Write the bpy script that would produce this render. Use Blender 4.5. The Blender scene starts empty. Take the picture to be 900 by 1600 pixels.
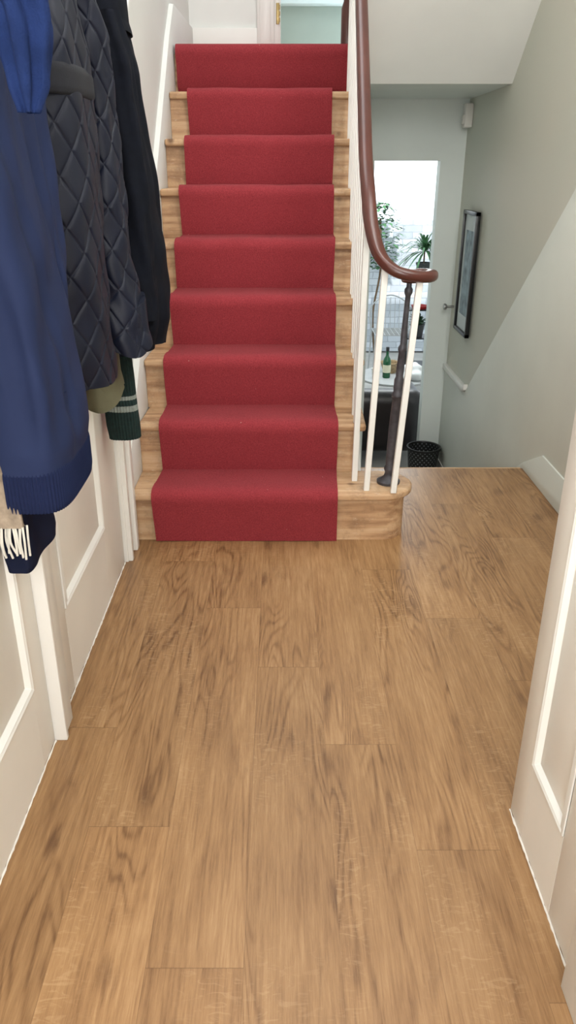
import bpy, bmesh, math, random
from mathutils import Vector, Matrix
random.seed(7)
S = bpy.context.scene
COL = S.collection
PI = math.pi

# ------------------------------------------------------------------ materials
def lin(c):
    c = c/255.0
    return c/12.92 if c <= 0.04045 else ((c+0.055)/1.055)**2.4
def rgb(r, g, b): return (lin(r), lin(g), lin(b), 1)

class NT:
    def __init__(s, name):
        s.m = bpy.data.materials.new(name); s.m.use_nodes = True
        s.n = s.m.node_tree.nodes; s.l = s.m.node_tree.links
        s.b = s.n['Principled BSDF']
    def node(s, t, **k):
        n = s.n.new(t)
        for a, v in k.items(): setattr(n, a, v)
        return n
    def link(s, a, b): s.l.new(a, b)
    def put(s, sock, v):
        if isinstance(v, bpy.types.NodeSocket): s.l.new(v, sock)
        else: sock.default_value = v
    def math(s, op, a, b=0.0, c=0.0):
        n = s.node('ShaderNodeMath', operation=op)
        s.put(n.inputs[0], a); s.put(n.inputs[1], b); s.put(n.inputs[2], c)
        return n.outputs[0]
    def mix(s, f, a, b, mode='MIX'):
        n = s.node('ShaderNodeMix', data_type='RGBA', blend_type=mode)
        s.put(n.inputs[0], f); s.put(n.inputs[6], a); s.put(n.inputs[7], b)
        return n.outputs[2]
    def noise(s, vec, scale, detail=3, rough=.5, dist=0):
        n = s.node('ShaderNodeTexNoise')
        if vec is not None: s.link(vec, n.inputs['Vector'])
        n.inputs['Scale'].default_value = scale; n.inputs['Detail'].default_value = detail
        n.inputs['Roughness'].default_value = rough; n.inputs['Distortion'].default_value = dist
        return n.outputs['Fac']
    def ramp(s, f, stops):
        n = s.node('ShaderNodeValToRGB'); e = n.color_ramp.elements
        e[0].position, e[0].color = stops[0]; e[1].position, e[1].color = stops[-1]
        for p, c in stops[1:-1]:
            x = e.new(p); x.color = c
        s.link(f, n.inputs[0]); return n.outputs[0]
    def coord(s, sc=(1, 1, 1)):
        t = s.node('ShaderNodeTexCoord'); m = s.node('ShaderNodeMapping')
        m.inputs['Scale'].default_value = sc
        s.link(t.outputs['Object'], m.inputs[0]); return m.outputs[0]
    def bump(s, h, strength, dist=.002):
        n = s.node('ShaderNodeBump'); n.inputs['Strength'].default_value = strength
        n.inputs['Distance'].default_value = dist
        s.link(h, n.inputs['Height']); s.link(n.outputs[0], s.b.inputs['Normal'])

def pm(name, c, rough=.6, var=.08, scale=8, bump=0, bscale=200, metal=0, spec=None, sheen=0):
    t = NT(name); v = t.coord()
    n = t.noise(v, scale, 4)
    dark = (c[0]*(1-var*2), c[1]*(1-var*2), c[2]*(1-var*2), 1)
    lite = (min(1, c[0]*(1+var)), min(1, c[1]*(1+var)), min(1, c[2]*(1+var)), 1)
    t.put(t.b.inputs['Base Color'], t.ramp(n, [(.3, dark), (.7, lite)]))
    t.b.inputs['Roughness'].default_value = rough
    t.b.inputs['Metallic'].default_value = metal
    if spec is not None: t.b.inputs['Specular IOR Level'].default_value = spec
    if sheen: t.b.inputs['Sheen Weight'].default_value = sheen
    if bump: t.bump(t.noise(v, bscale, 3), bump)
    return t.m

def wood_mat(name, base, dark, lite, rough=.5, axis='X', grain=55, knots=True, ringamt=.2):
    t = NT(name)
    sc = {'X': (1.3, grain/3, grain/3), 'Y': (grain/3, 1.3, grain/3), 'Z': (grain/3, grain/3, 1.3)}[axis]
    v = t.coord(sc)
    n1 = t.noise(v, .5, 3, .5, .2)
    n2 = t.noise(v, 3.5, 5, .65)
    n3 = t.noise(t.coord(), 5, 3, .6)
    s_ = t.math('MULTIPLY_ADD', t.math('SINE', t.math('MULTIPLY', n1, 30.0)), .5, .5)
    f = t.math('ADD', t.math('MULTIPLY', s_, ringamt), t.math('ADD', t.math('MULTIPLY', n2, .8-ringamt), t.math('MULTIPLY', n3, .3)))
    c = t.ramp(f, [(.34, dark), (.54, base), (.76, lite)])
    if knots:
        vo = t.node('ShaderNodeTexVoronoi'); vo.inputs['Scale'].default_value = 6.5
        t.link(t.coord(), vo.inputs['Vector'])
        k = t.ramp(t.math('ADD', vo.outputs['Distance'], t.math('MULTIPLY', t.math('SUBTRACT', n2, .5), .1)), [(.05, (.9, .9, .9, 1)), (.13, (0, 0, 0, 1))])
        c = t.mix(k, c, tuple(x*.5 for x in dark[:3])+(1,))
        g = t.ramp(t.noise(t.coord(), 8, 6, .78), [(.50, (0, 0, 0, 1)), (.68, (.55, .55, .55, 1))])
        c = t.mix(g, c, rgb(128, 98, 72))
        g2 = t.ramp(t.noise(t.coord((3, 9, 9)), 7, 5, .78), [(.58, (0, 0, 0, 1)), (.68, (.5, .5, .5, 1))])
        c = t.mix(g2, c, rgb(216, 194, 168))
    t.put(t.b.inputs['Base Color'], c)
    t.b.inputs['Roughness'].default_value = rough
    t.bump(f, .25, .002)
    return t.m

def floor_mat():
    t = NT('oak_planks')
    tc = t.node('ShaderNodeTexCoord'); sp = t.node('ShaderNodeSeparateXYZ')
    t.link(tc.outputs['Object'], sp.inputs[0]); X, Y = sp.outputs[0], sp.outputs[1]
    cx = t.math('DIVIDE', t.math('SUBTRACT', X, .106), .173)
    col = t.math('FLOOR', cx); fx = t.math('SUBTRACT', cx, col)
    cy = t.math('DIVIDE', t.math('ADD', t.math('SUBTRACT', Y, 1.478), t.math('MULTIPLY', col, .318)), 1.21)
    row = t.math('FLOOR', cy); fy = t.math('SUBTRACT', cy, row)
    cb = t.node('ShaderNodeCombineXYZ'); t.link(col, cb.inputs[0]); t.link(row, cb.inputs[1])
    wn = t.node('ShaderNodeTexWhiteNoise'); wn.noise_dimensions = '3D'; t.link(cb.outputs[0], wn.inputs['Vector'])
    rid = wn.outputs['Value']
    def vec(sx, sy, off):
        c = t.node('ShaderNodeCombineXYZ')
        t.link(t.math('MULTIPLY', X, sx), c.inputs[0])
        t.link(t.math('ADD', t.math('MULTIPLY', Y, sy), t.math('MULTIPLY', rid, off)), c.inputs[1])
        t.link(t.math('MULTIPLY', rid, 37.0), c.inputs[2]); return c.outputs[0]
    big = t.noise(vec(7.5, 1.0, 9), 1.0, 2, .5, .3)
    rings = t.math('MULTIPLY_ADD', t.math('SINE', t.math('MULTIPLY', big, 130.0)), .5, .5)
    rings = t.math('POWER', rings, 2.5)
    rmask = t.ramp(t.noise(vec(7, 1.3, 3), 1.0, 1), [(.47, (0, 0, 0, 1)), (.58, (1, 1, 1, 1))])
    rings = t.math('MULTIPLY', rings, t.math('MULTIPLY_ADD', rmask, .92, .08))
    fine = t.noise(vec(160, 7, 13), 1.0, 6, .8, .1)
    mid = t.noise(vec(56, 4, 5), 1.0, 5, .7, .4)
    soft = t.noise(vec(7, 2.2, 7), 1.0, 3, .55, .5)
    f = t.math('ADD', t.math('ADD', t.math('MULTIPLY', rings, -.10), t.math('MULTIPLY', fine, .44)), t.math('ADD', t.math('MULTIPLY', mid, .30), t.math('MULTIPLY', soft, .30)))
    c = t.ramp(f, [(.36, rgb(112, 80, 50)), (.46, rgb(142, 106, 70)), (.54, rgb(158, 121, 82)), (.66, rgb(178, 142, 102))])
    st = t.noise(vec(15, 2.1, 21), 1.0, 5, .66, 1.0)
    sm = t.ramp(st, [(.59, (0, 0, 0, 1)), (.72, (1, 1, 1, 1))])
    c = t.mix(t.math('MULTIPLY', sm, .42), c, rgb(100, 68, 42))
    vo = t.node('ShaderNodeTexVoronoi'); vo.inputs['Scale'].default_value = 1.0; t.link(vec(6.0, 3.0, 3), vo.inputs['Vector'])
    kd = t.math('ADD', vo.outputs['Distance'], t.math('MULTIPLY', t.math('SUBTRACT', mid, .5), .45))
    kn = t.ramp(kd, [(.02, (1, 1, 1, 1)), (.16, (0, 0, 0, 1))])
    c = t.mix(t.math('MULTIPLY', kn, .60), c, rgb(84, 54, 32))
    fl = t.noise(vec(24, 64, 11), 1.0, 2, .5, 2.0)
    flm = t.ramp(fl, [(.55, (0, 0, 0, 1)), (.66, (1, 1, 1, 1))])
    zone = t.ramp(t.noise(vec(6, 1.6, 17), 1.0, 1), [(.50, (0, 0, 0, 1)), (.62, (1, 1, 1, 1))])
    c = t.mix(t.math('MULTIPLY', t.math('MULTIPLY', flm, zone), .22), c, rgb(200, 168, 128))
    tint = t.math('MULTIPLY_ADD', rid, .16, .94)
    tn = t.node('ShaderNodeCombineXYZ')
    for i in range(3): t.link(tint, tn.inputs[i])
    c = t.mix(1.0, c, tn.outputs[0], 'MULTIPLY')
    ex = t.math('MINIMUM', fx, t.math('SUBTRACT', 1.0, fx)); ex = t.math('MULTIPLY', ex, .173)
    ey = t.math('MINIMUM', fy, t.math('SUBTRACT', 1.0, fy)); ey = t.math('MULTIPLY', ey, 1.21)
    c = t.mix(t.math('MULTIPLY', t.math('LESS_THAN', ex, .0006), .35), c, rgb(86, 58, 34))
    c = t.mix(t.math('MULTIPLY', t.math('LESS_THAN', ey, .0010), .40), c, rgb(86, 58, 34))
    t.put(t.b.inputs['Base Color'], c)
    t.put(t.b.inputs['Roughness'], t.math('MULTIPLY_ADD', fine, .15, .33))
    t.b.inputs['Specular IOR Level'].default_value = .45
    t.bump(f, .06, .001)
    return t.m

def brick_mat():
    t = NT('white_brick')
    b = t.node('ShaderNodeTexBrick')
    tc = t.node('ShaderNodeTexCoord'); sp = t.node('ShaderNodeSeparateXYZ'); cb = t.node('ShaderNodeCombineXYZ')
    n = t.noise(tc.outputs['Object'], 14, 3)
    t.link(tc.outputs['Object'], sp.inputs[0])
    t.link(t.math('ADD', sp.outputs[0], t.math('MULTIPLY', n, .03)), cb.inputs[0]); t.link(t.math('ADD', sp.outputs[2], t.math('MULTIPLY', n, .02)), cb.inputs[1])
    t.link(cb.outputs[0], b.inputs['Vector'])
    b.inputs['Scale'].default_value = 1.0; b.inputs['Brick Width'].default_value = .22; b.inputs['Row Height'].default_value = .075
    b.inputs['Mortar Size'].default_value = .007; b.inputs['Mortar Smooth'].default_value = .9
    b.inputs['Color1'].default_value = rgb(206, 212, 220); b.inputs['Color2'].default_value = rgb(158, 166, 174)
    b.inputs['Mortar'].default_value = rgb(132, 140, 150)
    t.put(t.b.inputs['Base Color'], t.mix(t.math('MULTIPLY', n, .4), b.outputs['Color'], rgb(206, 212, 216))); t.b.inputs['Roughness'].default_value = .9
    return t.m

def carpet_mat():
    t = NT('red_carpet'); v = t.coord()
    n = t.noise(v, 240, 3, .7); n2 = t.noise(v, 6, 3); n3 = t.noise(v, 45, 2, .5)
    c = t.ramp(n, [(.3, rgb(124, 44, 50)), (.7, rgb(170, 70, 76))])
    c = t.mix(t.math('MULTIPLY', n2, .35), c, rgb(150, 54, 60))
    c = t.mix(t.math('MULTIPLY', n3, .25), c, rgb(132, 46, 52))
    vo = t.node('ShaderNodeTexVoronoi'); vo.inputs['Scale'].default_value = 17; t.link(v, vo.inputs['Vector'])
    s2 = t.math('MULTIPLY', t.math('LESS_THAN', vo.outputs['Distance'], .035), t.math('GREATER_THAN', n2, .54))
    c = t.mix(t.math('MULTIPLY', s2, .6), c, rgb(200, 172, 158))
    t.put(t.b.inputs['Base Color'], c); t.b.inputs['Roughness'].default_value = 1
    t.b.inputs['Specular IOR Level'].default_value = .0
    t.b.inputs['Sheen Weight'].default_value = .05
    t.bump(n, .8, .004); return t.m

def dots_mat():
    t = NT('perforated_black')
    tc = t.node('ShaderNodeTexCoord'); sp = t.node('ShaderNodeSeparateXYZ'); t.link(tc.outputs['Object'], sp.inputs[0])
    a = t.math('ARCTAN2', sp.outputs[0], sp.outputs[1])
    u = t.math('SINE', t.math('MULTIPLY', a, 22.0)); w = t.math('SINE', t.math('MULTIPLY', sp.outputs[2], 190.0))
    m = t.math('GREATER_THAN', t.math('MULTIPLY', u, w), .55)
    t.put(t.b.inputs['Base Color'], t.mix(m, rgb(14, 14, 16), rgb(120, 124, 126)))
    t.b.inputs['Roughness'].default_value = .4; return t.m

def sage_mat():
    t = NT('sage_wall_paint')
    tc = t.node('ShaderNodeTexCoord'); n = t.noise(tc.outputs['Object'], 1.0, 2)
    t.put(t.b.inputs['Base Color'], t.ramp(n, [(.35, rgb(203, 206, 194)), (.65, rgb(211, 208, 195))]))
    t.b.inputs['Roughness'].default_value = .75; return t.m

M = dict(
    floor=floor_mat(), brick=brick_mat(), carpet=carpet_mat(), dots=dots_mat(), sage=sage_mat(),
    pine=wood_mat('worn_pine', rgb(192, 154, 116), rgb(146, 106, 74), rgb(212, 180, 144), .58, 'X'),
    mahog=pm('mahogany', rgb(82, 42, 34), .28, .15, 6),
    white=pm('white_wall_paint', rgb(227, 228, 224), .7, .02, 3),
    farwall=pm('pale_blue_green_paint', rgb(224, 231, 227), .7, .02, 3),
    cream=pm('cream_gloss_paint', rgb(238, 234, 226), .4, .02, 5),
    gloss=pm('white_gloss_paint', rgb(240, 239, 234), .35, .01, 5),
    palesage=pm('pale_sage_paint', rgb(220, 223, 215), .7, .02, 3),
    green=pm('teal_green_paint', rgb(156, 170, 164), .7, .04, 3),
    paleblue=pm('pale_blue_paint', rgb(205, 222, 228), .6, .02, 3),
    tile=pm('grey_stone_floor', rgb(165, 163, 158), .5, .08, 6),
    navy=pm('navy_twill', rgb(36, 46, 78), .75, .05, 4, .12, 900, spec=.15),
    navyrib=pm('navy_rib_knit', rgb(30, 38, 68), .9, .06, 20, .2, 500, spec=.1),
    darknavy=pm('dark_navy_cloth', rgb(24, 29, 50), .9, .1, 10, .2, 500, spec=.1),
    bluescarf=pm('blue_knit', rgb(34, 50, 94), .95, .15, 20, .5, 400, spec=.1),
    quilt=pm('navy_black_quilted_nylon', rgb(18, 23, 40), .5, .10, 10, .08, 300, spec=.3),
    cord=pm('charcoal_cord', rgb(18, 20, 30), .85, .1, 60, .3, 400),
    black=pm('black_wool', rgb(15, 18, 27), .9, .15, 30, .4, 700, spec=.15),
    olive=pm('olive_cotton', rgb(100, 97, 74), .85, .1, 12, .2, 300),
    gknit=pm('dark_green_knit', rgb(16, 40, 38), .95, .2, 80, .5, 400),
    gstripe=pm('grey_knit_stripe', rgb(138, 146, 140), .95, .1, 80, .5, 400),
    fawn=pm('fawn_check_wool', rgb(158, 142, 124), .95, .25, 40, .3, 300),
    fringe=pm('cream_wool_fringe', rgb(216, 212, 202), .9, .05, 40),
    iron=pm('aged_iron', rgb(82, 80, 86), .5, .2, 40, .2, 120, metal=.3),
    steel=pm('brushed_steel', rgb(170, 170, 170), .35, .05, 20, metal=1),
    brass=pm('brass', rgb(168, 146, 100), .4, .1, 30, metal=.9),
    plastic=pm('white_plastic', rgb(226, 224, 218), .4, .02, 5),
    greytable=pm('pale_grey_laminate', rgb(168, 170, 170), .5, .05, 5),
    blackf=pm('black_lacquer', rgb(20, 20, 22), .35, .1, 10),
    mat_board=pm('white_mount_board', rgb(212, 220, 220), .8, .02, 5),
    print=pm('faded_print', rgb(150, 168, 176), .7, .3, 14),
    leather=pm('dark_brown_leather', rgb(28, 22, 25), .38, .2, 20, .3, 80),
    glassg=pm('green_bottle_glass', rgb(22, 84, 50), .12, .05, 5),
    label=pm('pale_paper_label', rgb(226, 222, 196), .7, .03, 10),
    leaf=pm('green_leaf', rgb(74, 118, 78), .5, .3, 14),
    leaf2=pm('deep_green_leaf', rgb(48, 84, 54), .5, .3, 14),
    pot=pm('dark_grey_pot', rgb(52, 54, 56), .6, .1, 10),
    terracotta=pm('red_enamel', rgb(150, 30, 30), .5, .1, 10),
    twig=pm('brown_stem', rgb(96, 76, 54), .8, .2, 30),
    cloth=pm('white_cotton', rgb(228, 230, 230), .9, .04, 10, .2, 80),
    wicker=pm('pale_wicker', rgb(166, 142, 108), .8, .25, 60, .5, 150),
)

# ------------------------------------------------------------------ mesh helpers
def merge(bm, other):
    me = bpy.data.meshes.new('t'); other.to_mesh(me); other.free(); bm.from_mesh(me); bpy.data.meshes.remove(me)
def box(bm, x0, x1, y0, y1, z0, z1, bev=0, seg=2):
    b = bmesh.new(); bmesh.ops.create_cube(b, size=1)
    for v in b.verts:
        v.co = Vector((x0+(v.co.x+.5)*(x1-x0), y0+(v.co.y+.5)*(y1-y0), z0+(v.co.z+.5)*(z1-z0)))
    if bev: bmesh.ops.bevel(b, geom=list(b.edges), offset=bev, segments=seg, affect='EDGES', profile=.5)
    merge(bm, b); return bm
def prism(bm, pts, z0, z1, bev=0, axis='z', seg=2):
    b = bmesh.new()
    def P(p, h): return (p[0], p[1], h) if axis == 'z' else ((h, p[0], p[1]) if axis == 'x' else (p[0], h, p[1]))
    lo = [b.verts.new(P(p, z0)) for p in pts]; hi = [b.verts.new(P(p, z1)) for p in pts]
    n = len(pts); b.faces.new(lo[::-1]); b.faces.new(hi)
    for i in range(n): b.faces.new((lo[i], lo[(i+1) % n], hi[(i+1) % n], hi[i]))
    bmesh.ops.recalc_face_normals(b, faces=b.faces)
    if bev:
        es = [e for e in b.edges if len(e.link_faces) == 2 and (len(e.link_faces[0].verts) > 4 or len(e.link_faces[1].verts) > 4 or n <= 4)]
        bmesh.ops.bevel(b, geom=es, offset=bev, segments=seg, affect='EDGES', profile=.5)
    merge(bm, b); return bm
def lathe(bm, prof, cx, cy, z0=0, n=32):
    rings = []
    for r, z in prof:
        rings.append([bm.verts.new((cx+max(r, 1e-4)*math.cos(2*PI*i/n), cy+max(r, 1e-4)*math.sin(2*PI*i/n), z0+z)) for i in range(n)])
    for a, b in zip(rings, rings[1:]):
        for i in range(n): bm.faces.new((a[i], a[(i+1) % n], b[(i+1) % n], b[i]))
    bm.faces.new(rings[0][::-1]); bm.faces.new(rings[-1])
    return bm
def sweep(bm, pts, rx, ry, n=16, power=1.0, fixed_up=False, taper=None):
    pts = [Vector(p) for p in pts]; rings = []; prev = None
    for i, p in enumerate(pts):
        t = (pts[min(i+1, len(pts)-1)]-pts[max(i-1, 0)]).normalized()
        if fixed_up:
            s = t.cross(Vector((0, 0, 1))).normalized()
        else:
            if prev is None: s = t.orthogonal().normalized()
            else: s = (prev-t*prev.dot(t)).normalized()
        prev = s; u = s.cross(t).normalized(); k = taper(i/(len(pts)-1)) if taper else 1
        ring = []
        for j in range(n):
            a = 2*PI*j/n; c, d = math.cos(a), math.sin(a)
            c = math.copysign(abs(c)**power, c); d = math.copysign(abs(d)**power, d)
            ring.append(bm.verts.new(p+s*rx*k*c+u*ry*k*d))
        rings.append(ring)
    for a, b in zip(rings, rings[1:]):
        for i in range(n): bm.faces.new((a[i], a[(i+1) % n], b[(i+1) % n], b[i]))
    bm.faces.new(rings[0][::-1]); bm.faces.new(rings[-1]); return bm
def catmull(P, k=8):
    P = [Vector(p) for p in P]; out = []
    for i in range(len(P)-1):
        p0 = P[max(i-1, 0)]; p1 = P[i]; p2 = P[i+1]; p3 = P[min(i+2, len(P)-1)]
        for j in range(k):
            t = j/k
            out.append(.5*((2*p1)+(-p0+p2)*t+(2*p0-5*p1+4*p2-p3)*t*t+(-p0+3*p1-3*p2+p3)*t**3))
    out.append(P[-1]); return out
def skew(bm):
    for v in bm.verts: v.co.x += .025*(v.co.y-2.608)
    return bm
def NB(): return bmesh.new()

def link(name, bm, mats, origin, parent=None, angle=35):
    bmesh.ops.recalc_face_normals(bm, faces=bm.faces)
    me = bpy.data.meshes.new(name)
    for v in bm.verts: v.co -= origin
    bm.to_mesh(me); bm.free()
    for m in (mats if isinstance(mats, (list, tuple)) else [mats]): me.materials.append(m)
    me.shade_smooth(); me.set_sharp_from_angle(angle=math.radians(angle))
    o = bpy.data.objects.new(name, me); COL.objects.link(o)
    if parent: o.parent = parent
    else: o.location = origin
    return o
ORG = {}
def thing(name, label, cat, loc, group=None):
    o = bpy.data.objects.new(name, None); o.empty_display_size = .05
    COL.objects.link(o); o.location = loc; o['label'] = label; o['category'] = cat
    if group: o['group'] = group
    ORG[o.name] = Vector(loc); return o
def part(name, bm, mat, parent, label=None, angle=35):
    o = link(name, bm, mat, ORG[parent.name], parent, angle)
    ORG[o.name] = ORG[parent.name]
    if label: o['label'] = label
    return o
def single(name, bm, mat, label, cat, group=None, angle=35):
    xs = [v.co.x for v in bm.verts]; ys = [v.co.y for v in bm.verts]; zs = [v.co.z for v in bm.verts]
    org = Vector(((min(xs)+max(xs))/2, (min(ys)+max(ys))/2, min(zs)))
    o = link(name, bm, mat, org, None, angle); o['label'] = label; o['category'] = cat
    if group: o['group'] = group
    ORG[o.name] = org; return o
def struct(name, bm, mat, label, cat, angle=35):
    o = link(name, bm, mat, Vector((0, 0, 0)), None, angle); o['kind'] = 'structure'; o['label'] = label; o['category'] = cat
    ORG[o.name] = Vector((0, 0, 0)); return o

# ------------------------------------------------------------------ constants
R = .2; G = .2; D = 2.608; N = .03; H = 1.288
FE = 3.36
ZL = -.8
XR = 1.14

# ------------------------------------------------------------------ setting
struct('floor', box(NB(), -.6, 1.2, -1.25, FE, -.1, 0), M['floor'], 'brown oak plank floor of the hallway', 'floor')
struct('floor_lower', box(NB(), -.6, 2.4, FE-.05, 8.0, ZL-.1, ZL), M['tile'], 'grey stone floor of the lower room', 'floor')
wl = struct('wall_left', prism(NB(), [(-.575, -1.3), (-.575, 2.6), (-.51, 5.0), (-.51, 6.8), (-.75, 6.8), (-.75, -1.3)], -.85, 4.6), M['white'],
       'white left wall rising beside the stairs', 'wall')
struct('wall_front', box(NB(), -.75, 1.3, -1.4, -1.25, -.1, 4.6), M['white'], 'white wall behind the viewer', 'wall')
struct('wall_right_near', box(NB(), .548, 1.3, -1.25, 1.25, 0, 2.76), M['cream'], 'cream wall behind the folded right door', 'wall')
wr = struct('wall_right', box(NB(), XR, 1.3, 1.25, 5.3, ZL, 2.76), M['sage'], 'sage green right hand wall beyond the hall', 'wall')
dado = [(2.6, 1.55), (2.8, 1.55), (4.635, .014), (5.26, .014)]
low = [(y, z) for y, z in dado]+[(5.26, ZL), (FE, ZL), (FE, 0), (2.6, 0)]
part('lower_panel', prism(NB(), low, XR-.010, XR+.01, axis='x', bev=.004), M['palesage'], wr)
def railstrip(pts, x0, x1, h, bev=.004):
    up = [(y, z+h) for y, z in pts]; dn = [(y, z) for y, z in pts][::-1]
    return prism(NB(), up+dn, x0, x1, axis='x', bev=bev)
part('dado_rail', railstrip([(4.61, .035), (4.65, .014), (5.26, .014)], XR-.026, XR+.005, .035), M['gloss'], wr)
sk = [(1.26, 0), (1.26, .15), (3.12, .15), (3.36, .03), (4.35, ZL+.17), (5.26, ZL+.17), (5.26, ZL), (4.2, ZL), (FE, -.14), (FE, 0)]
struct('baseboard_right', prism(NB(), sk, XR-.017, XR, axis='x', bev=.003), M['palesage'], 'pale skirting board along the right wall', 'baseboard')
fw = NB(); box(fw, .2, .58, 5.26, 5.36, ZL, 1.7); box(fw, .99, 1.3, 5.26, 5.36, ZL, 1.7); box(fw, .58, .99, 5.26, 5.36, 1.32, 1.7)
struct('wall_back', fw, M['farwall'], 'pale wall with the doorway to the lower room', 'wall')
sof = prism(NB(), [(4.33, 1.66), (3.07, 2.76), (3.2, 2.84), (4.33, 1.8)], .335, XR, axis='x')
struct('ceiling_soffit', sof, M['white'], 'sloping white soffit above the lower stairs', 'ceiling')
pc = box(NB(), .31, XR, 4.33, 5.3, 1.66, 1.8)
struct('ceiling_passage', pc, M['farwall'], 'low white ceiling in front of the doorway', 'ceiling')
struct('ceiling', box(NB(), -.75, 1.3, -1.3, 2.1, 2.76, 2.86), M['white'], 'white hall ceiling', 'ceiling')
struct('ceiling_side', box(NB(), .335, 1.3, 2.1, 3.1, 2.76, 2.86), M['white'], 'white ceiling beside the stairwell', 'ceiling')
struct('ceiling_upper', box(NB(), -.75, 1.3, 2.0, 6.9, 4.5, 4.6), M['white'], 'white ceiling above the landing', 'ceiling')
struct('wall_upper_front', box(NB(), -.6, .5, 2.0, 2.1, 2.8, 4.6), M['white'], 'white wall above the stair opening', 'wall')
struct('wall_stair_side', prism(NB(), [(2.1, 2.86), (3.07, 2.77), (4.33, 1.79), (5.0, 1.8), (5.0, 4.5), (2.1, 4.5)], .345, .40, axis='x'), M['white'],
       'white wall on the right of the upper stairwell', 'wall')
struct('landing_floor', box(NB(), -.53, .345, D+8*G+.04, 6.8, 1.68, 1.79), M['pine'], 'upper landing floor', 'floor')
lw = NB(); box(lw, -.6, -.1, 4.98, 5.08, 1.8, 4.5); box(lw, .36, .5, 4.98, 5.08, 1.8, 4.5); box(lw, -.1, .36, 4.98, 5.08, 3.9, 4.5)
struct('wall_landing', lw, M['white'], 'white wall at the back of the landing', 'wall')
bl = NB(); box(bl, -.5, -.13, 4.955, 4.98, 1.8, 1.985, .004)
struct('baseboard_landing', bl, M['gloss'], 'white skirting board at the back of the landing', 'baseboard')
fr = NB(); box(fr, -.135, -.04, 4.945, 4.99, 1.8, 3.92, .004); box(fr, -.045, -.005, 4.955, 5.1, 1.8, 3.92, .004); box(fr, -.12, -.06, 4.938, 4.95, 1.8, 3.9, .003)
dfr = struct('door_3', fr, M['gloss'], 'white door frame at the top of the stairs', 'door frame')
hb = NB(); box(hb, -.030, -.012, 4.949, 4.957, 2.0, 2.10, .002)
for z in (2.02, 2.05, 2.08): lathe(hb, [(.004, 0), (.004, .02)], -.012, 4.948, z-.01, 12)
part('hinge', hb, M['brass'], dfr, 'small brass door hinge')
struct('wall_upper_room', box(NB(), -.6, 1.0, 6.3, 6.4, 1.7, 4.5), M['green'], 'grey green wall of the room off the landing', 'wall')
struct('trim_1', box(NB(), -.5, 1.0, 6.2, 6.3, 2.30, 2.36, .008), M['paleblue'], 'pale blue ledge in the room off the landing', 'trim')
def sl(pts, x0, x1, h): return skew(railstrip(pts, x0, x1, h))
struct('trim_2', sl([(2.62, 1.19), (4.1, 2.67), (4.95, 2.67)], -.58, -.556, .035), M['white'], 'white dado rail climbing the left wall', 'trim')
st = [(2.57, 0), (2.57, .25), (4.10, 1.84), (4.27, 1.985), (4.97, 1.985), (4.97, 1.78), (4.2, 1.6), (2.62, 0)]
struct('baseboard_stair', skew(prism(NB(), st, -.585, -.550, axis='x', bev=.003)), M['white'], 'white stair string along the left wall', 'baseboard')
spn = [(2.80, 0), (2.80, .17), (4.25, 1.62), (4.4, 1.66), (5.3, 1.66), (5.3, ZL), (FE, ZL), (FE, 0)]
struct('wall_spandrel', skew(prism(NB(), spn, .292, .306, axis='x')), M['white'], 'white panel under the open side of the stairs', 'wall')
struct('wall_lower_right', box(NB(), 2.3, 2.4, 5.36, 8.0, ZL, 2.0), M['white'], 'right wall of the lower room', 'wall')
struct('wall_lower_left', box(NB(), -.6, -.5, 5.36, 8.0, ZL, 1.68), M['white'], 'left wall of the lower room', 'wall')
struct('ceiling_lower', box(NB(), -.6, 2.4, 5.36, 8.0, 1.5, 1.66), M['white'], 'ceiling of the lower room', 'ceiling')
kf = NB(); box(kf, -.6, 0, 5.3, 5.36, ZL, 1.68); box(kf, 1.25, 2.4, 5.3, 5.36, ZL, 1.68)
struct('wall_lower_front', kf, M['white'], 'front wall of the lower room', 'wall')
struct('ground', box(NB(), -2, 5, 8.0, 9.8, ZL-.12, ZL-.02), M['tile'], 'paved courtyard outside the lower room', 'ground')
cw = NB(); box(cw, -2, 5, 9.5, 9.7, ZL, .72)
struct('wall_courtyard', cw, M['brick'], 'white painted brick wall of the courtyard', 'wall')

# ------------------------------------------------------------------ panel doors
def door(name, label, xf, sg, y0, y1, z0, z1, th, panels, mat, ms=1.0):
    rec = .012; bm = NB()
    def bx(a, b, ya, yb, za, zb, bev=0):
        box(bm, min(a, b), max(a, b), ya, yb, za, zb, bev)
    bx(xf-sg*rec, xf-sg*th, y0, y1, z0, z1)
    ya = min(p[0] for p in panels); yb = max(p[1] for p in panels)
    bx(xf, xf-sg*rec, y0, ya, z0, z1, .002); bx(xf, xf-sg*rec, yb, y1, z0, z1, .002)
    ps = sorted(panels, key=lambda p: p[2]); z = z0
    for p in ps:
        bx(xf, xf-sg*rec, ya, yb, z, p[2], .0); z = p[3]
    bx(xf, xf-sg*rec, ya, yb, z, z1, .0)
    d = struct(name, bm, mat, label, 'door')
    for (a, b, c, e) in panels:
        m = NB(); prof = [(0, .0), (.0, .004), (.005, .006), (.011, .003), (.016, .005), (.023, -.004), (.027, -.011)]
        loops = []
        for ins, h in prof:
            ins *= ms; x = xf+sg*h*(ms if h > 0 else 1)
            loops.append([m.verts.new((x, yy, zz)) for yy, zz in ((a+ins, c+ins), (b-ins, c+ins), (b-ins, e-ins), (a+ins, e-ins))])
        for l1, l2 in zip(loops, loops[1:]):
            for i in range(4): m.faces.new((l1[i], l1[(i+1) % 4], l2[(i+1) % 4], l2[i]))
        part('moulding', m, M['gloss'], d)
        q = NB(); box(q, min(xf-sg*.0115, xf-sg*.006), max(xf-sg*.0115, xf-sg*.006), a+.024*ms, b-.024*ms, c+.024*ms, e-.024*ms, .002)
        part('panel', q, mat, d)
    return d
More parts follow.
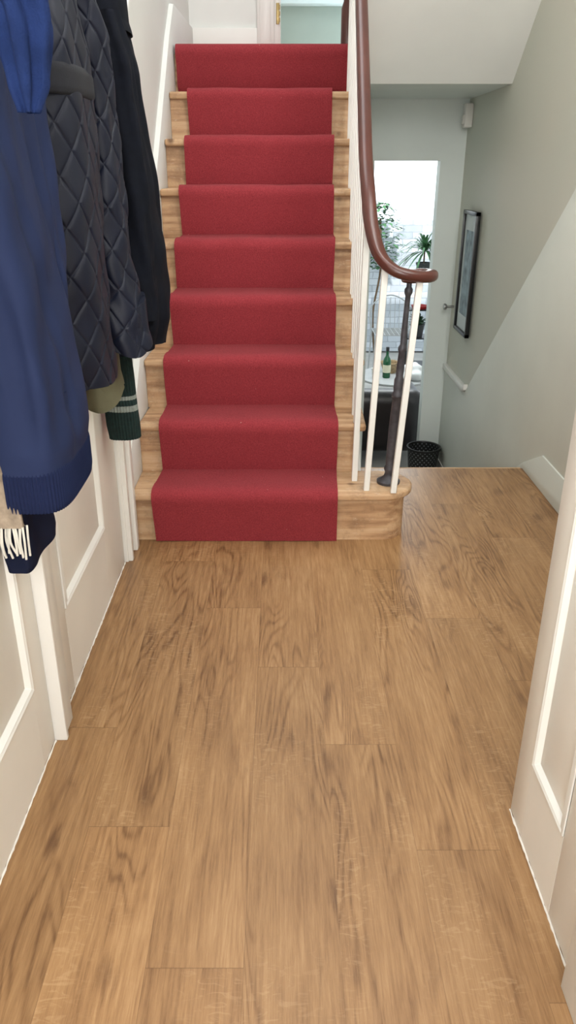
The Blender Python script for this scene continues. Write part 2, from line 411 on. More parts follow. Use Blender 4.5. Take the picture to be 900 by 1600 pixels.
def sealant(d, x, y0, y1, seed):
    rd = random.Random(seed); n = int((y1-y0)/.010); ks = [rd.uniform(.5, 1.3) for _ in range(n+1)]
    pts = [(x+rd.uniform(-.0006, .0006), y0+(y1-y0)*i/n, .001) for i in range(n+1)]
    part('sealant', sweep(NB(), pts, .0024, .0024, 8, taper=lambda f: ks[min(n, int(f*n+.5))]), M['cream'], d, 'rough bead of sealant along the floor')
d1 = door('door_1', 'cream panelled door nearest on the left', -.556, 1, .55, 1.49, .004, 2.0, .018, [(.7, 1.40, .22, .78), (.7, 1.40, .92, 1.85)], M['cream'])
d2 = door('door_2', 'cream panelled door below the hanging coats', -.558, 1, 1.585, 2.42, .004, 2.0, .0165, [(1.70, 2.17, .25, .80), (1.70, 2.17, .92, 1.85)], M['cream'])
d4 = door('door_4', 'narrow cream panelled door leaf folded back on the right', .502, -1, .88, 1.27, .003, 2.05, .042, [(1.01, 1.19, .2, .85), (1.01, 1.19, 1.0, 1.9)], M['cream'], .75)
sealant(d1, -.555, .7, 1.49, 1); sealant(d2, -.557, 1.585, 2.42, 2); sealant(d4, .501, .88, 1.27, 3)
a1 = NB(); box(a1, -.574, -.534, 1.506, 1.578, 0, 2.05, .003); box(a1, -.574, -.526, 1.492, 1.508, 0, 2.05, .003)
struct('trim_3', a1, M['gloss'], 'white architrave between the two left doors', 'trim')
a2 = NB(); box(a2, -.574, -.545, 2.425, 2.55, 0, 2.05, .003); box(a2, -.573, -.53, 2.432, 2.455, 0, 2.05, .004); box(a2, -.573, -.527, 2.515, 2.552, 0, 2.05, .005)
struct('trim_4', a2, M['gloss'], 'white moulded architrave beside the bottom stair', 'trim')
a3 = NB(); box(a3, .480, .545, .70, .872, 0, 2.1, .003); box(a3, .49, .545, .5, .70, 0, 2.1, .003)
struct('trim_5', a3, M['gloss'], 'white door jamb at the near right corner', 'trim')

# ------------------------------------------------------------------ staircase
stair = thing('staircase', 'worn bare pine staircase with a rounded bottom step', 'staircase', (-.12, D, 0))
def arc(cx, cy, r, a0, a1, n=14): return [(cx+r*math.cos(math.radians(a0+(a1-a0)*i/n)), cy+r*math.sin(math.radians(a0+(a1-a0)*i/n))) for i in range(n+1)]
XL = -.549
body = [(XL, D)]+arc(.375, D+.09, .09, -90, 90)+[(XL, D+.18)]
part('riser', prism(NB(), body, 0, R-.03), M['pine'], stair)
tr = [(XL, D-N)]+arc(.372, D+.09, .12, -90, 90, 20)+[(.3, D+.21), (XL, D+.21)]
part('tread', prism(NB(), tr, R-.03, R, bev=.010, seg=4), M['pine'], stair)
for k in range(2, 10):
    y = D+(k-1)*G
    part('riser', skew(box(NB(), XL, .29, y, y+.02, (k-1)*R, k*R-.028)), M['pine'], stair)
    if k < 9: part('tread', skew(box(NB(), XL, .315, y-N, y+G+.01, k*R-.03, k*R, .010, 4)), M['pine'], stair)

rn = NB(); path = []
for k in range(1, 9):
    y = D+(k-1)*G; z0 = (k-1)*R; z1 = k*R
    path += [(y-.016, z0+(.014 if k > 1 else .002)), (y-.022, z0+.05), (y-.034, z1-.09), (y-N-.008, z1-.055), (y-N-.014, z1-.032), (y-N-.015, z1-.014), (y-N-.008, z1+.002), (y-N+.006, z1+.012), (y-N+.026, z1+.016), (y-N+.06, z1+.016), (y+.06, z1+.012), (y+.12, z1+.012), (y+G-.03, z1+.013)]
path.append((D+8*G-.016, 8*R+.03))
NX = 24; grid = []
for (y, z) in path:
    grid.append([])
    for i in range(NX+1):
        f = i/NX
        x = -.470+f*.678
        w = .003*math.sin(11*y+7*z)*(1 if i in (0, NX) else 0)
        x += .025*(y-D)-.003*(y-D)*(f-.5)*4
        bulge = .003*math.sin(f*9+y*3)+.0015*math.sin(f*23+z*17)
        grid[-1].append(rn.verts.new((x+w, y-bulge*.5, z+bulge*.3)))
inner = [[rn.verts.new((v.co.x, v.co.y+.011, max(v.co.z-.011, .001))) for v in (row[0], row[-1])] for row in grid]
for i in range(len(grid)-1):
    for j in range(NX): rn.faces.new((grid[i][j], grid[i][j+1], grid[i+1][j+1], grid[i+1][j]))
    rn.faces.new((grid[i][0], grid[i+1][0], inner[i+1][0], inner[i][0]))
    rn.faces.new((grid[i][-1], inner[i][1], inner[i+1][1], grid[i+1][-1]))
single('stair_runner', rn, M['carpet'], 'deep red carpet runner covering the middle of the wooden stairs', 'carpet', angle=80)
lc = NB()
y = D+8*G; z0 = 8*R; z1 = 9*R
p9 = [(y-.02, z0+.034), (y-.026, z1-.08), (y-N-.010, z1-.05), (y-N-.017, z1-.028), (y-N-.018, z1-.012), (y-N-.012, z1+.002), (y-N+.0, z1+.010), (y-N+.02, z1+.014), (y+.02, z1+.014), (y+.75, z1+.014)]
back = [(yy+.02, zz-.02) for yy, zz in p9][::-1]
back[0] = (y+.75, z1-.009)
prism(lc, p9+back, -.537, .285, axis='x'); skew(lc)
single('landing_carpet', lc, M['carpet'], 'wide red carpet wrapped over the top riser onto the landing', 'carpet', angle=60)

# ------------------------------------------------------------------ banister
ban = thing('banister', 'mahogany handrail with white square spindles beside the stairs', 'banister', (.40, 2.68, R))
def rz(y): return R+(y-(D-N))+.85
rail = [(.277+.025*(y-D), y, rz(y)) for y in (4.15, 3.9, 3.6, 3.3, 3.0, 2.85)]
rail += [(.285, 2.74, 1.215), (.292, 2.66, 1.115), (.315, 2.595, 1.03), (.36, 2.565, .985), (.42, 2.56, .968), (.470, 2.578, .962), (.492, 2.62, .962), (.482, 2.66, .962), (.450, 2.672, .962), (.428, 2.655, .962), (.432, 2.63, .962)]
rp = catmull(rail, 8)
part('handrail', sweep(NB(), rp, .0235, .0185, 20, .8, True, taper=lambda f: 1 if f < .72 else 1-.35*(f-.72)/.28), M['mahog'], ban, 'dark mahogany handrail curling into a volute', 60)
part('volute_cap', lathe(NB(), [(.0, -.026), (.030, -.026), (.034, -.020), (.030, -.012), (.026, .010), (.016, .015), (0, .016)], .432, 2.648, .962, 32), M['mahog'], ban, angle=60)
def spindle(b, t, w=.0105):
    bm = NB(); b = Vector(b); t = Vector(t); lo = []; hi = []
    for dx, dy in ((-w, -w), (w, -w), (w, w), (-w, w)):
        lo.append(bm.verts.new(b+Vector((dx, dy, 0)))); hi.append(bm.verts.new(t+Vector((dx, dy, 0))))
    for i in range(4): bm.faces.new((lo[i], lo[(i+1) % 4], hi[(i+1) % 4], hi[i]))
    bm.faces.new(lo[::-1]); bm.faces.new(hi)
    bmesh.ops.bevel(bm, geom=list(bm.edges), offset=.0015, segments=1, affect='EDGES')
    return bm
part('baluster', spindle((.408, 2.592, R), (.448, 2.575, .952)), M['gloss'], ban)
part('baluster', spindle((.312, 2.615, R), (.335, 2.585, .995)), M['gloss'], ban)
part('baluster', spindle((.276, 2.71, R), (.285, 2.72, 1.18)), M['gloss'], ban)
for k in range(2, 9):
    for j in (0, 1):
        yy = D+(k-1)*G-.005+j*.1; x = .277+.025*(yy-D)
        part('baluster', spindle((x, yy, k*R), (x, yy, rz(yy)-.012), .009), M['gloss'], ban)
nw = lathe(NB(), [(.043, 0), (.044, .010), (.032, .016), (.019, .028), (.016, .045), (.021, .055), (.021, .062), (.016, .072), (.0175, .10), (.019, .22), (.016, .33), (.020, .335), (.021, .345), (.0155, .355), (.017, .375), (.017, .40), (.013, .41),
                  (.014, .44), (.0115, .50), (.015, .505), (.015, .515), (.0095, .525), (.0105, .56), (.009, .66), (.009, .69), (.014, .70), (.014, .712), (.009, .72), (.009, .745)], 0, 0, R, 28)
for v in nw.verts:
    f = (v.co.z-R)/.75; v.co.x += .402+.026*f; v.co.y += 2.69-.035*f
part('newel_post', nw, M['iron'], ban, 'slender turned grey iron newel post', 50)
part('newel_post', lathe(NB(), [(.03, 0), (.03, .15), (.02, .18), (.026, .3), (.018, .5), (.024, .7), (.03, .75), (.03, .9), (.04, .92), (.03, .97), (0, .99)], .312, 4.27, 1.815, 20), M['mahog'], ban, 'dark turned newel post at the landing', 50)

ls = thing('lower_steps', 'short flight of steps dropping from the far edge of the plank floor', 'steps', (.7, FE, ZL))
for i in range(1, 4):
    y0 = FE+(i-1)*.25
    part('tread', box(NB(), .36, XR-.022, y0+.001, y0+.27, -i*R-.03, -i*R, .006), M['pine'], ls)
    part('riser', box(NB(), .36, XR-.022, y0+.235, y0+.25, ZL, -i*R-.03), M['pine'], ls)
struct('trim_6', box(NB(), .33, XR-.02, FE-.0, FE+.015, -.16, 0, .003), M['pine'], 'wood edging at the far end of the plank floor', 'trim')

# ------------------------------------------------------------------ right wall things
pf = thing('framed_picture', 'tall framed print in a thin black frame on the green wall', 'picture', (XR-.012, 4.83, .34))
f_ = NB(); xa, xb = XR-.035, XR-.010
for (ya, yb, za, zb) in ((4.66, 4.682, .34, 1.05), (4.978, 5.0, .34, 1.05), (4.66, 5.0, .34, .362), (4.66, 5.0, 1.028, 1.05)): box(f_, xa, xb, ya, yb, za, zb, .002)
part('frame', f_, M['blackf'], pf)
part('mount', box(NB(), XR-.02, XR-.011, 4.68, 4.98, .36, 1.03), M['mat_board'], pf)
part('print', box(NB(), XR-.0215, XR-.0195, 4.73, 4.93, .45, .94), M['print'], pf)
al = thing('motion_sensor', 'small white plastic motion sensor box high on the green wall near its far corner', 'sensor', (XR-.03, 5.17, 1.5))
part('casing', box(NB(), XR-.05, XR, 5.13, 5.20, 1.50, 1.63, .008, 3), M['plastic'], al)
part('lens', box(NB(), XR-.058, XR-.045, 5.14, 5.19, 1.52, 1.57, .006, 3), M['plastic'], al)
kn = thing('wall_knob', 'small metal knob fixed to the green wall below the picture', 'knob', (XR, 5.2, .43))
b_ = NB(); sweep(b_, [(XR, 5.2, .44), (XR-.05, 5.2, .44)], .008, .008, 12); part('stem', b_, M['steel'], kn)
b_ = NB(); sweep(b_, [(XR-.045, 5.2, .44), (XR-.052, 5.2, .44), (XR-.065, 5.2, .44), (XR-.07, 5.2, .44)], .02, .02, 14, taper=lambda f: [.6, 1, 1, .5][min(3, int(f*3+.01))]); part('knob', b_, M['steel'], kn)

bn = thing('waste_bin', 'black perforated round waste bin standing below the doorway', 'bin', (1.0, 5.12, ZL))
bb = lathe(NB(), [(.085, 0), (.088, .004), (.112, .28), (.108, .28), (.085, .01), (0, .01)], 1.0, 5.12, ZL, 40)
part('body', bb, M['dots'], bn)
rr = NB()
lathe(rr, [(.110, .276), (.118, .276), (.120, .285), (.118, .292), (.110, .292), (.107, .285), (.110, .276)], 1.0, 5.12, ZL, 40)
for f in [f for f in rr.faces if len(f.verts) > 4]: rr.faces.remove(f)
part('rim', rr, M['blackf'], bn)

# ------------------------------------------------------------------ lower room things
ac = thing('armchair', 'dark leather armchair seen from behind through the doorway', 'armchair', (.8, 5.85, ZL))
part('back', box(NB(), .40, 1.06, 5.48, 5.68, ZL+.10, ZL+.58, .095, 6), M['leather'], ac)
part('seat', box(NB(), .50, .98, 5.64, 6.25, ZL+.12, ZL+.38, .06, 4), M['leather'], ac)
part('arm', box(NB(), .38, .52, 5.56, 6.25, ZL+.12, ZL+.48, .065, 5), M['leather'], ac)
part('arm', box(NB(), .96, 1.10, 5.56, 6.25, ZL+.12, ZL+.48, .065, 5), M['leather'], ac)
for (x, y) in ((.48, 5.58), (1.02, 5.58), (.48, 6.15), (1.02, 6.15)):
    part('foot', lathe(NB(), [(.016, 0), (.024, .13)], x, y, ZL, 12), M['blackf'], ac)

TZ = -.47
tb = thing('low_table', 'low pale round table beyond the armchair', 'table', (1.05, 7.0, ZL))
part('tabletop', lathe(NB(), [(0, 0), (.33, 0), (.345, .008), (.345, .022), (.33, .03), (0, .03)], 1.05, 7.0, TZ-.03, 48), M['greytable'], tb)
for i in range(3):
    a = i*2*PI/3+.4
    part('leg', sweep(NB(), [(1.05+.24*math.cos(a), 7+.24*math.sin(a), ZL), (1.05+.16*math.cos(a), 7+.16*math.sin(a), TZ-.03)], .014, .014, 10), M['pine'], tb)
bt = thing('bottle', 'dark green glass bottle with a pale label on the low table', 'bottle', (.955, 6.9, TZ))
part('body', lathe(NB(), [(0, 0), (.032, 0), (.036, .006), (.036, .15), (.030, .172), (.016, .196), (.013, .21), (.0125, .25), (0, .25)], .955, 6.9, TZ, 28), M['glassg'], bt)
part('cap', lathe(NB(), [(0, .242), (.015, .242), (.015, .275), (.013, .278), (0, .278)], .955, 6.9, TZ, 20), M['blackf'], bt)
part('label', lathe(NB(), [(.0345, .05), (.0367, .05), (.0367, .12), (.0345, .12)], .955, 6.9, TZ, 28), M['label'], bt)
cb = NB(); bmesh.ops.create_icosphere(cb, subdivisions=4, radius=.12)
for v in cb.verts:
    n = math.sin(v.co.x*60)*.010+math.sin(v.co.y*48+v.co.z*40)*.012
    d = v.co.normalized(); v.co += d*n; v.co.z = max(v.co.z*.75+.05, 0); v.co.x *= 1.0
    v.co += Vector((1.19, 6.86, TZ))
single('crumpled_cloth', cb, M['cloth'], 'crumpled white cloth heaped on the low table', 'cloth', angle=80)
bk = NB(); lathe(bk, [(.06, 0), (.085, .09), (.09, .095), (.085, .1), (.078, .095), (.055, .012), (0, .012)], 1.01, 7.1, TZ, 30)
single('wicker_basket', bk, M['wicker'], 'small pale wicker basket behind the bottle', 'basket')
single('paper_cup', lathe(NB(), [(0, 0), (.026, 0), (.036, .09), (.033, .09), (.024, .006), (0, .006)], .85, 6.88, TZ, 24), M['plastic'], 'small white cup left of the green bottle', 'cup')

ps = thing('plant_stand', 'black ladder plant stand at the back of the lower room', 'plant stand', (1.36, 7.75, ZL))
for x in (1.24, 1.50):
    part('leg', sweep(NB(), [(x, 7.58, ZL), (x, 7.78, .30)], .011, .011, 8), M['blackf'], ps)
    part('leg', sweep(NB(), [(x, 7.92, ZL), (x, 7.80, .30)], .011, .011, 8), M['blackf'], ps)
SH = [(.30, 7.72, 7.86), (.0, 7.70, 7.88), (-.27, 7.66, 7.90), (-.55, 7.61, 7.92)]
for z, ya, yb in SH:
    part('shelf', box(NB(), 1.23, 1.51, ya, yb, z-.012, z, .003), M['blackf'], ps)
def leafblade(bm, base, d, L, w, droop=.3, n=6):
    base = Vector(base); d = Vector(d).normalized(); s = d.cross(Vector((0, 0, 1)))
    if s.length < .1: s = Vector((1, 0, 0))
    s.normalize(); prev = None
    for i in range(n+1):
        f = i/n; p = base+d*L*f+Vector((0, 0, -droop*L*f*f)); ww = w*math.sin(PI*min(.999, f*.9+.1))
        a = bm.verts.new(p-s*ww); b = bm.verts.new(p+s*ww+Vector((0, 0, .0005)))
        if prev: bm.faces.new((prev[0], prev[1], b, a))
        prev = (a, b)
def potted(label, x, y, z, s, kind, mat, pmat, name='potted_plant'):
    t = thing(name, label, 'plant', (x, y, z))
    part('pot', lathe(NB(), [(0, 0), (.045*s, 0), (.06*s, .1*s), (.064*s, .1*s), (.064*s, .115*s), (.055*s, .115*s), (.05*s, .095*s), (0, .095*s)], x, y, z, 24), pmat, t)
    bm = NB(); random.seed(int(x*1000+z*77))
    if kind == 'spiky':
        part('stem', sweep(NB(), [(x, y, z+.09*s), (x, y, z+.2*s)], .008, .008, 8), M['twig'], t)
        for i in range(90):
            a = random.uniform(0, 2*PI); e = random.uniform(-.1, 1.4)
            leafblade(bm, (x, y, z+.2*s), (math.cos(a)*math.cos(e), math.sin(a)*math.cos(e), math.sin(e)), random.uniform(.18, .40)*s, .009*s, .6)
    else:
        for i in range(70):
            a = random.uniform(0, 2*PI); e = random.uniform(.1, 1.4); r = random.uniform(0, .04)*s
            leafblade(bm, (x+r*math.cos(a), y+r*math.sin(a), z+random.uniform(.08, .16)*s), (math.cos(a)*math.cos(e), math.sin(a)*math.cos(e), math.sin(e)), random.uniform(.05, .1)*s, .016*s, .3, 4)
    part('foliage', bm, mat, t); return t
potted('spiky long leaved plant on top of the black plant stand', 1.38, 7.79, .30, 1.2, 'spiky', M['leaf'], M['pot'])
potted('small bushy plant in a grey pot midway down the plant stand', 1.36, 7.76, -.27, 1.1, 'bushy', M['leaf2'], M['pot'])
rd = NB(); lathe(rd, [(0, 0), (.07, 0), (.085, .03), (.08, .03), (.068, .006), (0, .006)], 1.37, 7.79, 0.001, 28)
single('red_dish', rd, M['terracotta'], 'shallow red dish on the second shelf of the plant stand', 'dish')
wc = thing('wire_chair', 'pale wire garden chair beside the plant stand', 'chair', (1.2, 8.4, ZL-.02))
def W(bm, pts, r=.008): return sweep(bm, pts, r, r, 8)
cx, cy = 1.2, 8.4
for dx in (-.2, .2):
    for dy in (-.2, .2):
        part('leg', W(NB(), [(cx+dx*1.1, cy+dy*1.1, ZL-.02), (cx+dx, cy+dy, ZL+.45)], .009), M['greytable'], wc)
sm = NB()
for i in range(9): W(sm, [(cx-.2+.05*i, cy-.2, ZL+.45), (cx-.2+.05*i, cy+.2, ZL+.45)], .005)
for i in range(9): W(sm, [(cx-.2, cy-.2+.05*i, ZL+.45), (cx+.2, cy-.2+.05*i, ZL+.45)], .005)
part('seat', sm, M['greytable'], wc)
sb = NB()
for i in range(9):
    x = cx-.2+.05*i; W(sb, [(x, cy+.2, ZL+.45), (x, cy+.26, ZL+.78-.1*abs((i-4)/4)**2)], .0035)
W(sb, catmull([(cx-.21, cy+.2, ZL+.45), (cx-.21, cy+.25, ZL+.68), (cx, cy+.27, ZL+.80), (cx+.21, cy+.25, ZL+.68), (cx+.21, cy+.2, ZL+.45)], 6), .007)
part('backrest', sb, M['greytable'], wc)
cl = thing('climbing_shrub', 'leafy green climber against the white courtyard wall', 'plant', (1.12, 9.2, ZL-.02))
sm = NB(); W(sm, catmull([(1.12, 9.2, ZL-.02), (1.08, 9.25, -.3), (1.15, 9.3, .2), (1.12, 9.3, .75)], 6), .012); part('stem', sm, M['twig'], cl)
fo = NB(); random.seed(11)
for i in range(620):
    z = random.uniform(.20, .92); sp_ = .24*math.sin(PI*min(1, (z-.12)/.86))+.03
    a = random.uniform(0, 2*PI); r = sp_*random.random()**.5
    leafblade(fo, (1.13+r*math.cos(a), 9.27+.6*r*math.sin(a), z), (math.cos(a), math.sin(a), random.uniform(-.3, .8)), random.uniform(.04, .08), .020, .3, 3)
part('foliage', fo, M['leaf'], cl)

# ------------------------------------------------------------------ coats
def interp(keys, z):
    ks = sorted(keys, key=lambda k: -k[0])
    if z >= ks[0][0]: return ks[0][1:]
    for a, b in zip(ks, ks[1:]):
        if a[0] >= z >= b[0]:
            t = (a[0]-z)/(a[0]-b[0]); t = t*t*(3-2*t)*.5+t*.5
            return tuple(p+(q-p)*t for p, q in zip(a[1:], b[1:]))
    return ks[-1][1:]
def garment(keys, n=120, m=90, rip=(), power=.8, quilt=0, ribs=0, seed=0, hemwave=.0, xmin=-.552, ripstart=0.0, wrinkle=.004, cap=True, folds=0, puff=.0048, smooth_hem=0):
    """closed hanging garment: rings resampled evenly along their own length"""
    rd = random.Random(seed); bm = NB(); zt = max(k[0] for k in keys); zb = min(k[0] for k in keys)
    ph = [rd.uniform(0, 6.28) for _ in range(8)]; rings = []; K = 240; Lref = None
    mid = interp(keys, (zt+zb)/2); Lref = 4.0*(mid[2]+mid[3])*.92
    for i in range(m+1):
        s = i/m; z = zt+(zb-zt)*s; cx, cy, rx, ry = interp(keys, z); base = []
        amt = ripstart+(1-ripstart)*s
        damp = 1.0 if not smooth_hem else min(1.0, max(0.0, (z-zb)/smooth_hem))
        for j in range(K):
            a = -PI+2*PI*j/K; c, d = math.cos(a), math.sin(a)
            c2 = math.copysign(abs(c)**power, c); d2 = math.copysign(abs(d)**power, d)
            f = 1.0
            for q, (k, amp) in enumerate(rip):
                f += amp*amt*damp*math.sin(k*a+ph[q]+1.3*math.sin(4*z+ph[q+3])+.4*math.sin(9*z+ph[q+1]))
            base.append((cx+rx*c2*f, cy+ry*d2*f))
        cum = [0.0]
        for j in range(K):
            p, q = base[j], base[(j+1) % K]; cum.append(cum[-1]+math.hypot(q[0]-p[0], q[1]-p[1]))
        L = cum[-1]; ring = []; jj = 0
        for j in range(n):
            t = L*j/n
            while cum[jj+1] < t: jj += 1
            p, q = base[jj], base[(jj+1) % K]; seg = max(1e-9, cum[jj+1]-cum[jj]); w = (t-cum[jj])/seg
            x = p[0]+(q[0]-p[0])*w; y = p[1]+(q[1]-p[1])*w
            p0 = base[(jj-3) % K]; q0 = base[(jj+4) % K]
            tx, ty = q0[0]-p0[0], q0[1]-p0[1]; tl = math.hypot(tx, ty) or 1; nx, ny = ty/tl, -tx/tl
            a = -PI+2*PI*j/n
            off = damp*wrinkle*(math.sin(23*z+5*a+ph[5]+2*math.sin(7*z))*.5+math.sin(41*z-3*a+ph[6])*.3)
            if folds:
                w1 = math.sin(5*a+5*z+ph[4]+1.5*math.sin(5*z+ph[0])); off -= damp*folds*max(0, w1)**2*(.3+.7*s)
                off += damp*folds*.2*math.sin(6*a-20*z+ph[7]+1.8*math.sin(9*z+2*a))
            u = (j/n-.5)*Lref
            if quilt:
                q1 = abs(math.sin(PI*(u+z*.8)/quilt)); q2 = abs(math.sin(PI*(u-z*.8)/quilt))
                off += puff*(1-math.exp(-min(q1, q2)/.17))
            if ribs: off += .0013*math.sin(ribs*a)
            x += nx*off; y += ny*off
            zz = z+hemwave*s*s*math.sin(2*a+ph[2])
            if x < xmin: x = xmin+(x-xmin)*.02
            ring.append(bm.verts.new((x, y, zz)))
        rings.append(ring)
    cx, cy, rx, ry = interp(keys, zb)
    if cap:
        for sc, up in ((.93, .0), (.9, .03), (.85, .12)):
            rings.append([bm.verts.new((cx+(v.co.x-cx)*sc, cy+(v.co.y-cy)*sc, v.co.z+up)) for v in rings[m]])
    for a_, b_ in zip(rings, rings[1:]):
        for j in range(n): bm.faces.new((a_[j], a_[(j+1) % n], b_[(j+1) % n], b_[j]))
    bm.faces.new(rings[0]); bm.faces.new(rings[-1][::-1]); return bm

rk = thing('coat_rack', 'white wooden coat rail with steel hooks above the coats', 'coat rack', (-.55, 1.85, 1.74))
part('rail', box(NB(), -.556, -.534, 1.12, 2.56, 1.76, 1.85, .004), M['gloss'], rk)
HY = [1.20, 1.38, 1.56, 1.82, 2.08, 2.32, 2.48]
for y in HY:
    part('hook', W(NB(), catmull([(-.535, y, 1.80), (-.50, y, 1.765), (-.47, y, 1.755), (-.45, y, 1.77), (-.445, y, 1.80)], 5), .005), M['steel'], rk)
def loop(parent, y, x=-.47, z0=1.70, mat='cord'):
    part('hanging_loop', W(NB(), catmull([(x, y-.015, z0), (x, y-.012, 1.750), (x, y, 1.762), (x, y+.012, 1.750), (x, y+.015, z0)], 5), .003), M[mat], parent)

nj = thing('bomber_jacket', 'navy blue jacket with ribbed hem hanging nearest on the left', 'jacket', (-.45, 1.38, .72))
part('body', garment([(1.71, -.47, 1.38, .025, .04), (1.64, -.468, 1.38, .035, .08), (1.5, -.47, 1.38, .042, .12), (1.36, -.468, 1.385, .044, .135), (1.13, -.462, 1.39, .056, .14), (.9, -.456, 1.39, .070, .14), (.83, -.455, 1.39, .073, .141), (.790, -.455, 1.39, .068, .137)],
     rip=((3, .05), (5, .03)), seed=2, wrinkle=.003, power=.55, folds=.010, n=240, m=220, smooth_hem=.10), M['navy'], nj, angle=80)
part('ribbed_hem', garment([(.800, -.455, 1.39, .065, .134), (.790, -.455, 1.39, .0685, .137), (.735, -.455, 1.39, .0685, .137), (.718, -.455, 1.39, .066, .134)], n=900, m=12, ribs=110, seed=2, wrinkle=0, power=.5), M['navyrib'], nj, 'darker ribbed knit hem', angle=80)
part('collar', garment([(1.715, -.47, 1.38, .03, .05), (1.68, -.468, 1.38, .036, .07), (1.64, -.466, 1.38, .04, .085)], n=240, m=12, ribs=40, seed=4, wrinkle=0), M['navyrib'], nj, angle=80)
loop(nj, 1.38)
sv = part('sleeve', garment([(1.62, -.45, 1.49, .03, .04), (1.45, -.45, 1.51, .035, .045), (1.1, -.45, 1.52, .038, .045), (.86, -.455, 1.51, .034, .040)], rip=((3, .08),), seed=8, wrinkle=.005), M['navy'], nj, angle=80)
part('cuff', garment([(.87, -.455, 1.51, .030, .036), (.80, -.455, 1.51, .028, .034)], n=160, m=8, ribs=30, seed=8, wrinkle=0), M['navyrib'], sv, angle=80)
dj = thing('long_coat', 'long dark navy coat showing below the ribbed hem of the blue jacket', 'coat', (-.53, 1.33, .57))
part('body', garment([(1.71, -.54, 1.33, .010, .04), (1.6, -.54, 1.35, .012, .10), (.8, -.538, 1.36, .014, .12), (.70, -.52, 1.39, .03, .11), (.60, -.512, 1.40, .034, .10), (.57, -.512, 1.40, .030, .095)], rip=((3, .10), (5, .06)), seed=5, wrinkle=.002, power=.6), M['darknavy'], dj, angle=80)
fs = thing('fringed_scarf', 'fawn checked wool scarf end with cream fringe below the blue jacket', 'scarf', (-.50, 1.26, .62))
part('cloth', garment([(1.70, -.530, 1.262, .010, .006), (.8, -.530, 1.262, .014, .006), (.722, -.505, 1.262, .026, .007), (.69, -.496, 1.262, .031, .008)], n=80, m=60, rip=((4, .12),), seed=9, wrinkle=.001), M['fawn'], fs, angle=80)
fg = NB(); random.seed(5)
for i in range(14):
    x = -.526+.062*i/13; yy = 1.262+random.uniform(-.006, .006)
    sweep(fg, catmull([(x, yy, .692), (x+random.uniform(-.003, .003), yy-.004, .662), (x+random.uniform(-.006, .006), yy, .630+random.uniform(-.008, .008))], 4), .0022, .0022, 6)
part('fringe', fg, M['fringe'], fs, 'cream twisted fringe')
bs = garment([(1.768, -.46, 1.20, .03, .025), (1.66, -.42, 1.19, .045, .035), (1.55, -.36, 1.185, .04, .04), (1.46, -.34, 1.185, .035, .042), (1.39, -.34, 1.19, .022, .035), (1.355, -.345, 1.19, .010, .018)],
             rip=((3, .14), (5, .14), (7, .08)), seed=12, ripstart=.5, wrinkle=.006, n=160)
single('knitted_scarf', bs, M['bluescarf'], 'bright blue knitted scarf bunched over the top of the blue jacket', 'scarf', angle=80)
qj = thing('quilted_jacket', 'black diamond quilted jacket hanging between the blue jacket and the wool coat', 'jacket', (-.46, 1.85, .8))
part('body', garment([(1.71, -.47, 1.82, .03, .04), (1.64, -.468, 1.81, .045, .10), (1.5, -.465, 1.80, .058, .14), (1.2, -.465, 1.79, .062, .145), (.95, -.47, 1.79, .064, .14), (.825, -.47, 1.79, .064, .138)], n=520, m=460,
     rip=((3, .07), (5, .03)), seed=21, quilt=.078, wrinkle=.005, hemwave=.006), M['quilt'], qj, angle=80)
part('sleeve', garment([(1.66, -.445, 1.93, .03, .04), (1.55, -.425, 1.98, .036, .055), (1.40, -.430, 2.01, .039, .060), (1.1, -.430, 2.015, .046, .062), (.93, -.416, 2.015, .056, .065), (.855, -.408, 2.015, .060, .067)], n=380, m=460,
     rip=((2, .04), (3, .04)), seed=22, quilt=.074, wrinkle=.006, hemwave=.016), M['quilt'], qj, angle=80)
part('shoulder_band', garment([(1.47, -.465, 1.80, .062, .149), (1.46, -.465, 1.80, .067, .152), (1.425, -.465, 1.80, .068, .153), (1.415, -.465, 1.80, .064, .149)], n=120, m=10, seed=21, wrinkle=.001), M['cord'], qj, 'plain charcoal band across the quilting', angle=80)
loop(qj, 1.82)
bc = thing('wool_coat', 'plain black wool coat hanging nearest the stairs', 'coat', (-.46, 2.3, .79))
part('body', garment([(1.71, -.47, 2.32, .03, .04), (1.64, -.46, 2.31, .056, .09), (1.5, -.448, 2.30, .073, .13), (1.2, -.438, 2.30, .090, .142), (1.0, -.432, 2.30, .098, .145), (.88, -.435, 2.30, .098, .142), (.80, -.442, 2.30, .085, .132)],
     rip=((3, .05), (5, .04), (7, .02)), seed=31, wrinkle=.004, hemwave=.01, folds=.010, n=180, m=140), M['black'], bc, angle=80)
part('sleeve', garment([(1.63, -.42, 2.19, .03, .03), (1.5, -.400, 2.175, .034, .034), (1.2, -.384, 2.17, .038, .036), (.9, -.382, 2.17, .036, .034)], rip=((3, .06),), seed=32, wrinkle=.006), M['black'], bc, angle=80)
part('collar', garment([(1.715, -.47, 2.32, .035, .05), (1.66, -.462, 2.315, .058, .09), (1.60, -.458, 2.31, .070, .115)], n=80, m=10, seed=33, wrinkle=.001), M['black'], bc, angle=80)
loop(bc, 2.32)
oj = thing('olive_shirt', 'olive green cotton garment whose hem peeks out below the quilted jacket', 'shirt', (-.52, 2.05, .70))
part('body', garment([(1.71, -.54, 2.0, .010, .03), (1.5, -.54, 2.0, .011, .08), (.87, -.538, 2.03, .013, .12), (.81, -.50, 2.03, .050, .13), (.725, -.488, 2.03, .060, .13)], rip=((3, .1), (5, .07)), seed=41, hemwave=.015, wrinkle=.003), M['olive'], oj, angle=80)
gk = thing('striped_cardigan', 'dark green knitted cardigan with two grey stripes near its cuff', 'cardigan', (-.5, 2.33, .515))
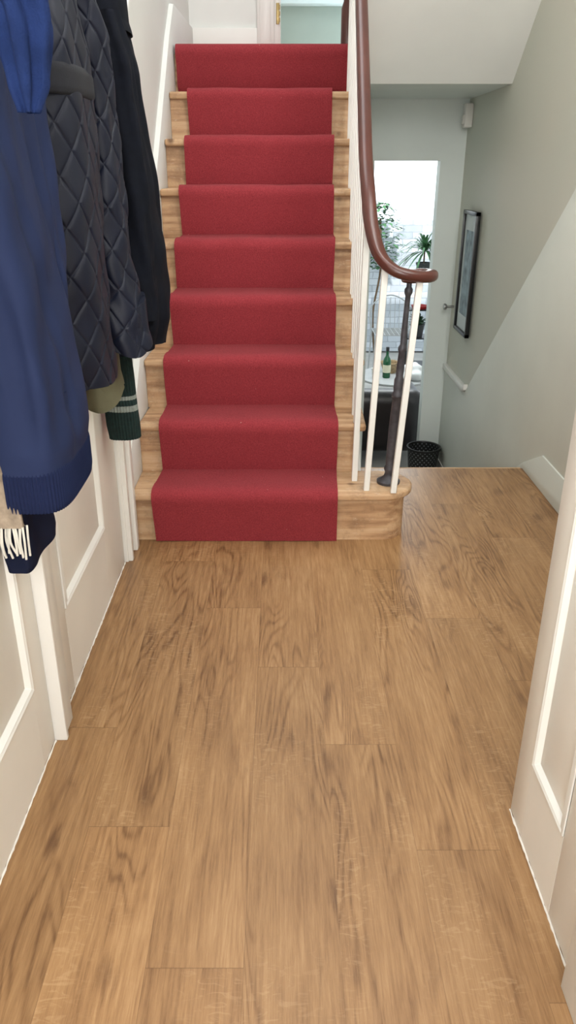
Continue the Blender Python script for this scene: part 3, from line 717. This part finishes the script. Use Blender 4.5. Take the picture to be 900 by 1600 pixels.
g = garment([(1.71, -.54, 2.42, .010, .02), (1.4, -.54, 2.38, .012, .04), (.85, -.535, 2.34, .018, .05), (.76, -.50, 2.31, .044, .05), (.56, -.492, 2.30, .049, .048), (.515, -.49, 2.30, .046, .046)], n=240, m=200, rip=((3, .05),), seed=51, ribs=34, wrinkle=.002)
for f in g.faces:
    z = f.calc_center_median().z
    if .607 < z < .620 or .640 < z < .653: f.material_index = 1
part('body', g, [M['gknit'], M['gstripe']], gk, angle=80)

# ------------------------------------------------------------------ lights
def area(name, loc, rot, size, e, col=(1, 1, 1), sy=None):
    l = bpy.data.lights.new(name, 'AREA'); l.energy = e; l.color = col; l.size = size
    if sy: l.shape = 'RECTANGLE'; l.size_y = sy
    o = bpy.data.objects.new(name, l); COL.objects.link(o); o.location = loc; o.rotation_euler = [math.radians(a) for a in rot]
area('front_fill', (0, -1.15, 1.6), (86, 0, 0), .95, 51, (.99, .99, .985), 1.7)  # added area lamp inside the closed front wall; no window there
area('hall_light', (-.05, 1.1, 2.7), (0, 0, 0), .9, 10, (1, .99, .98))
area('stairwell_light', (-.1, 3.4, 4.4), (0, 0, 0), .8, 25, (.97, .98, 1), 2.0)
area('upper_room_light', (.3, 5.8, 4.3), (0, 0, 0), .8, 20, (.97, 1, 1))
area('lower_room_light', (1.0, 6.6, 1.47), (-25, 0, 0), 1.2, 60, (.92, .98, 1))
area('passage_fill', (.74, 2.2, 2.7), (34, 0, 0), .6, 14, (1, .99, .96))  # added fill aimed down the passage at the far wall, no fitting modelled
area('side_fill', (.86, 1.45, 2.15), (78, 0, 0), .45, 15, (1, 1, .98))  # unseen lamp added to brighten the far wall beneath the soffit
sun = bpy.data.lights.new('sun', 'SUN'); sun.energy = 5.5; sun.angle = .05
so = bpy.data.objects.new('sun', sun); COL.objects.link(so); so.rotation_euler = (math.radians(40), 0, math.radians(12))
w = bpy.data.worlds.new('World'); S.world = w; w.use_nodes = True
bg = w.node_tree.nodes['Background']; bg.inputs[0].default_value = (.84, .94, 1, 1); bg.inputs[1].default_value = 2.4

# ------------------------------------------------------------------ camera
cam = bpy.data.cameras.new('camera'); co = bpy.data.objects.new('camera', cam); COL.objects.link(co)
cam.sensor_fit = 'VERTICAL'; cam.sensor_height = 36; cam.sensor_width = 36; cam.lens = 27; cam.shift_x = 10/1600
cam.clip_start = .05
co.location = (0, 0, H); co.rotation_euler = (math.radians(90-24.23), 0, 0)
S.camera = co
S.view_settings.view_transform = 'Standard'
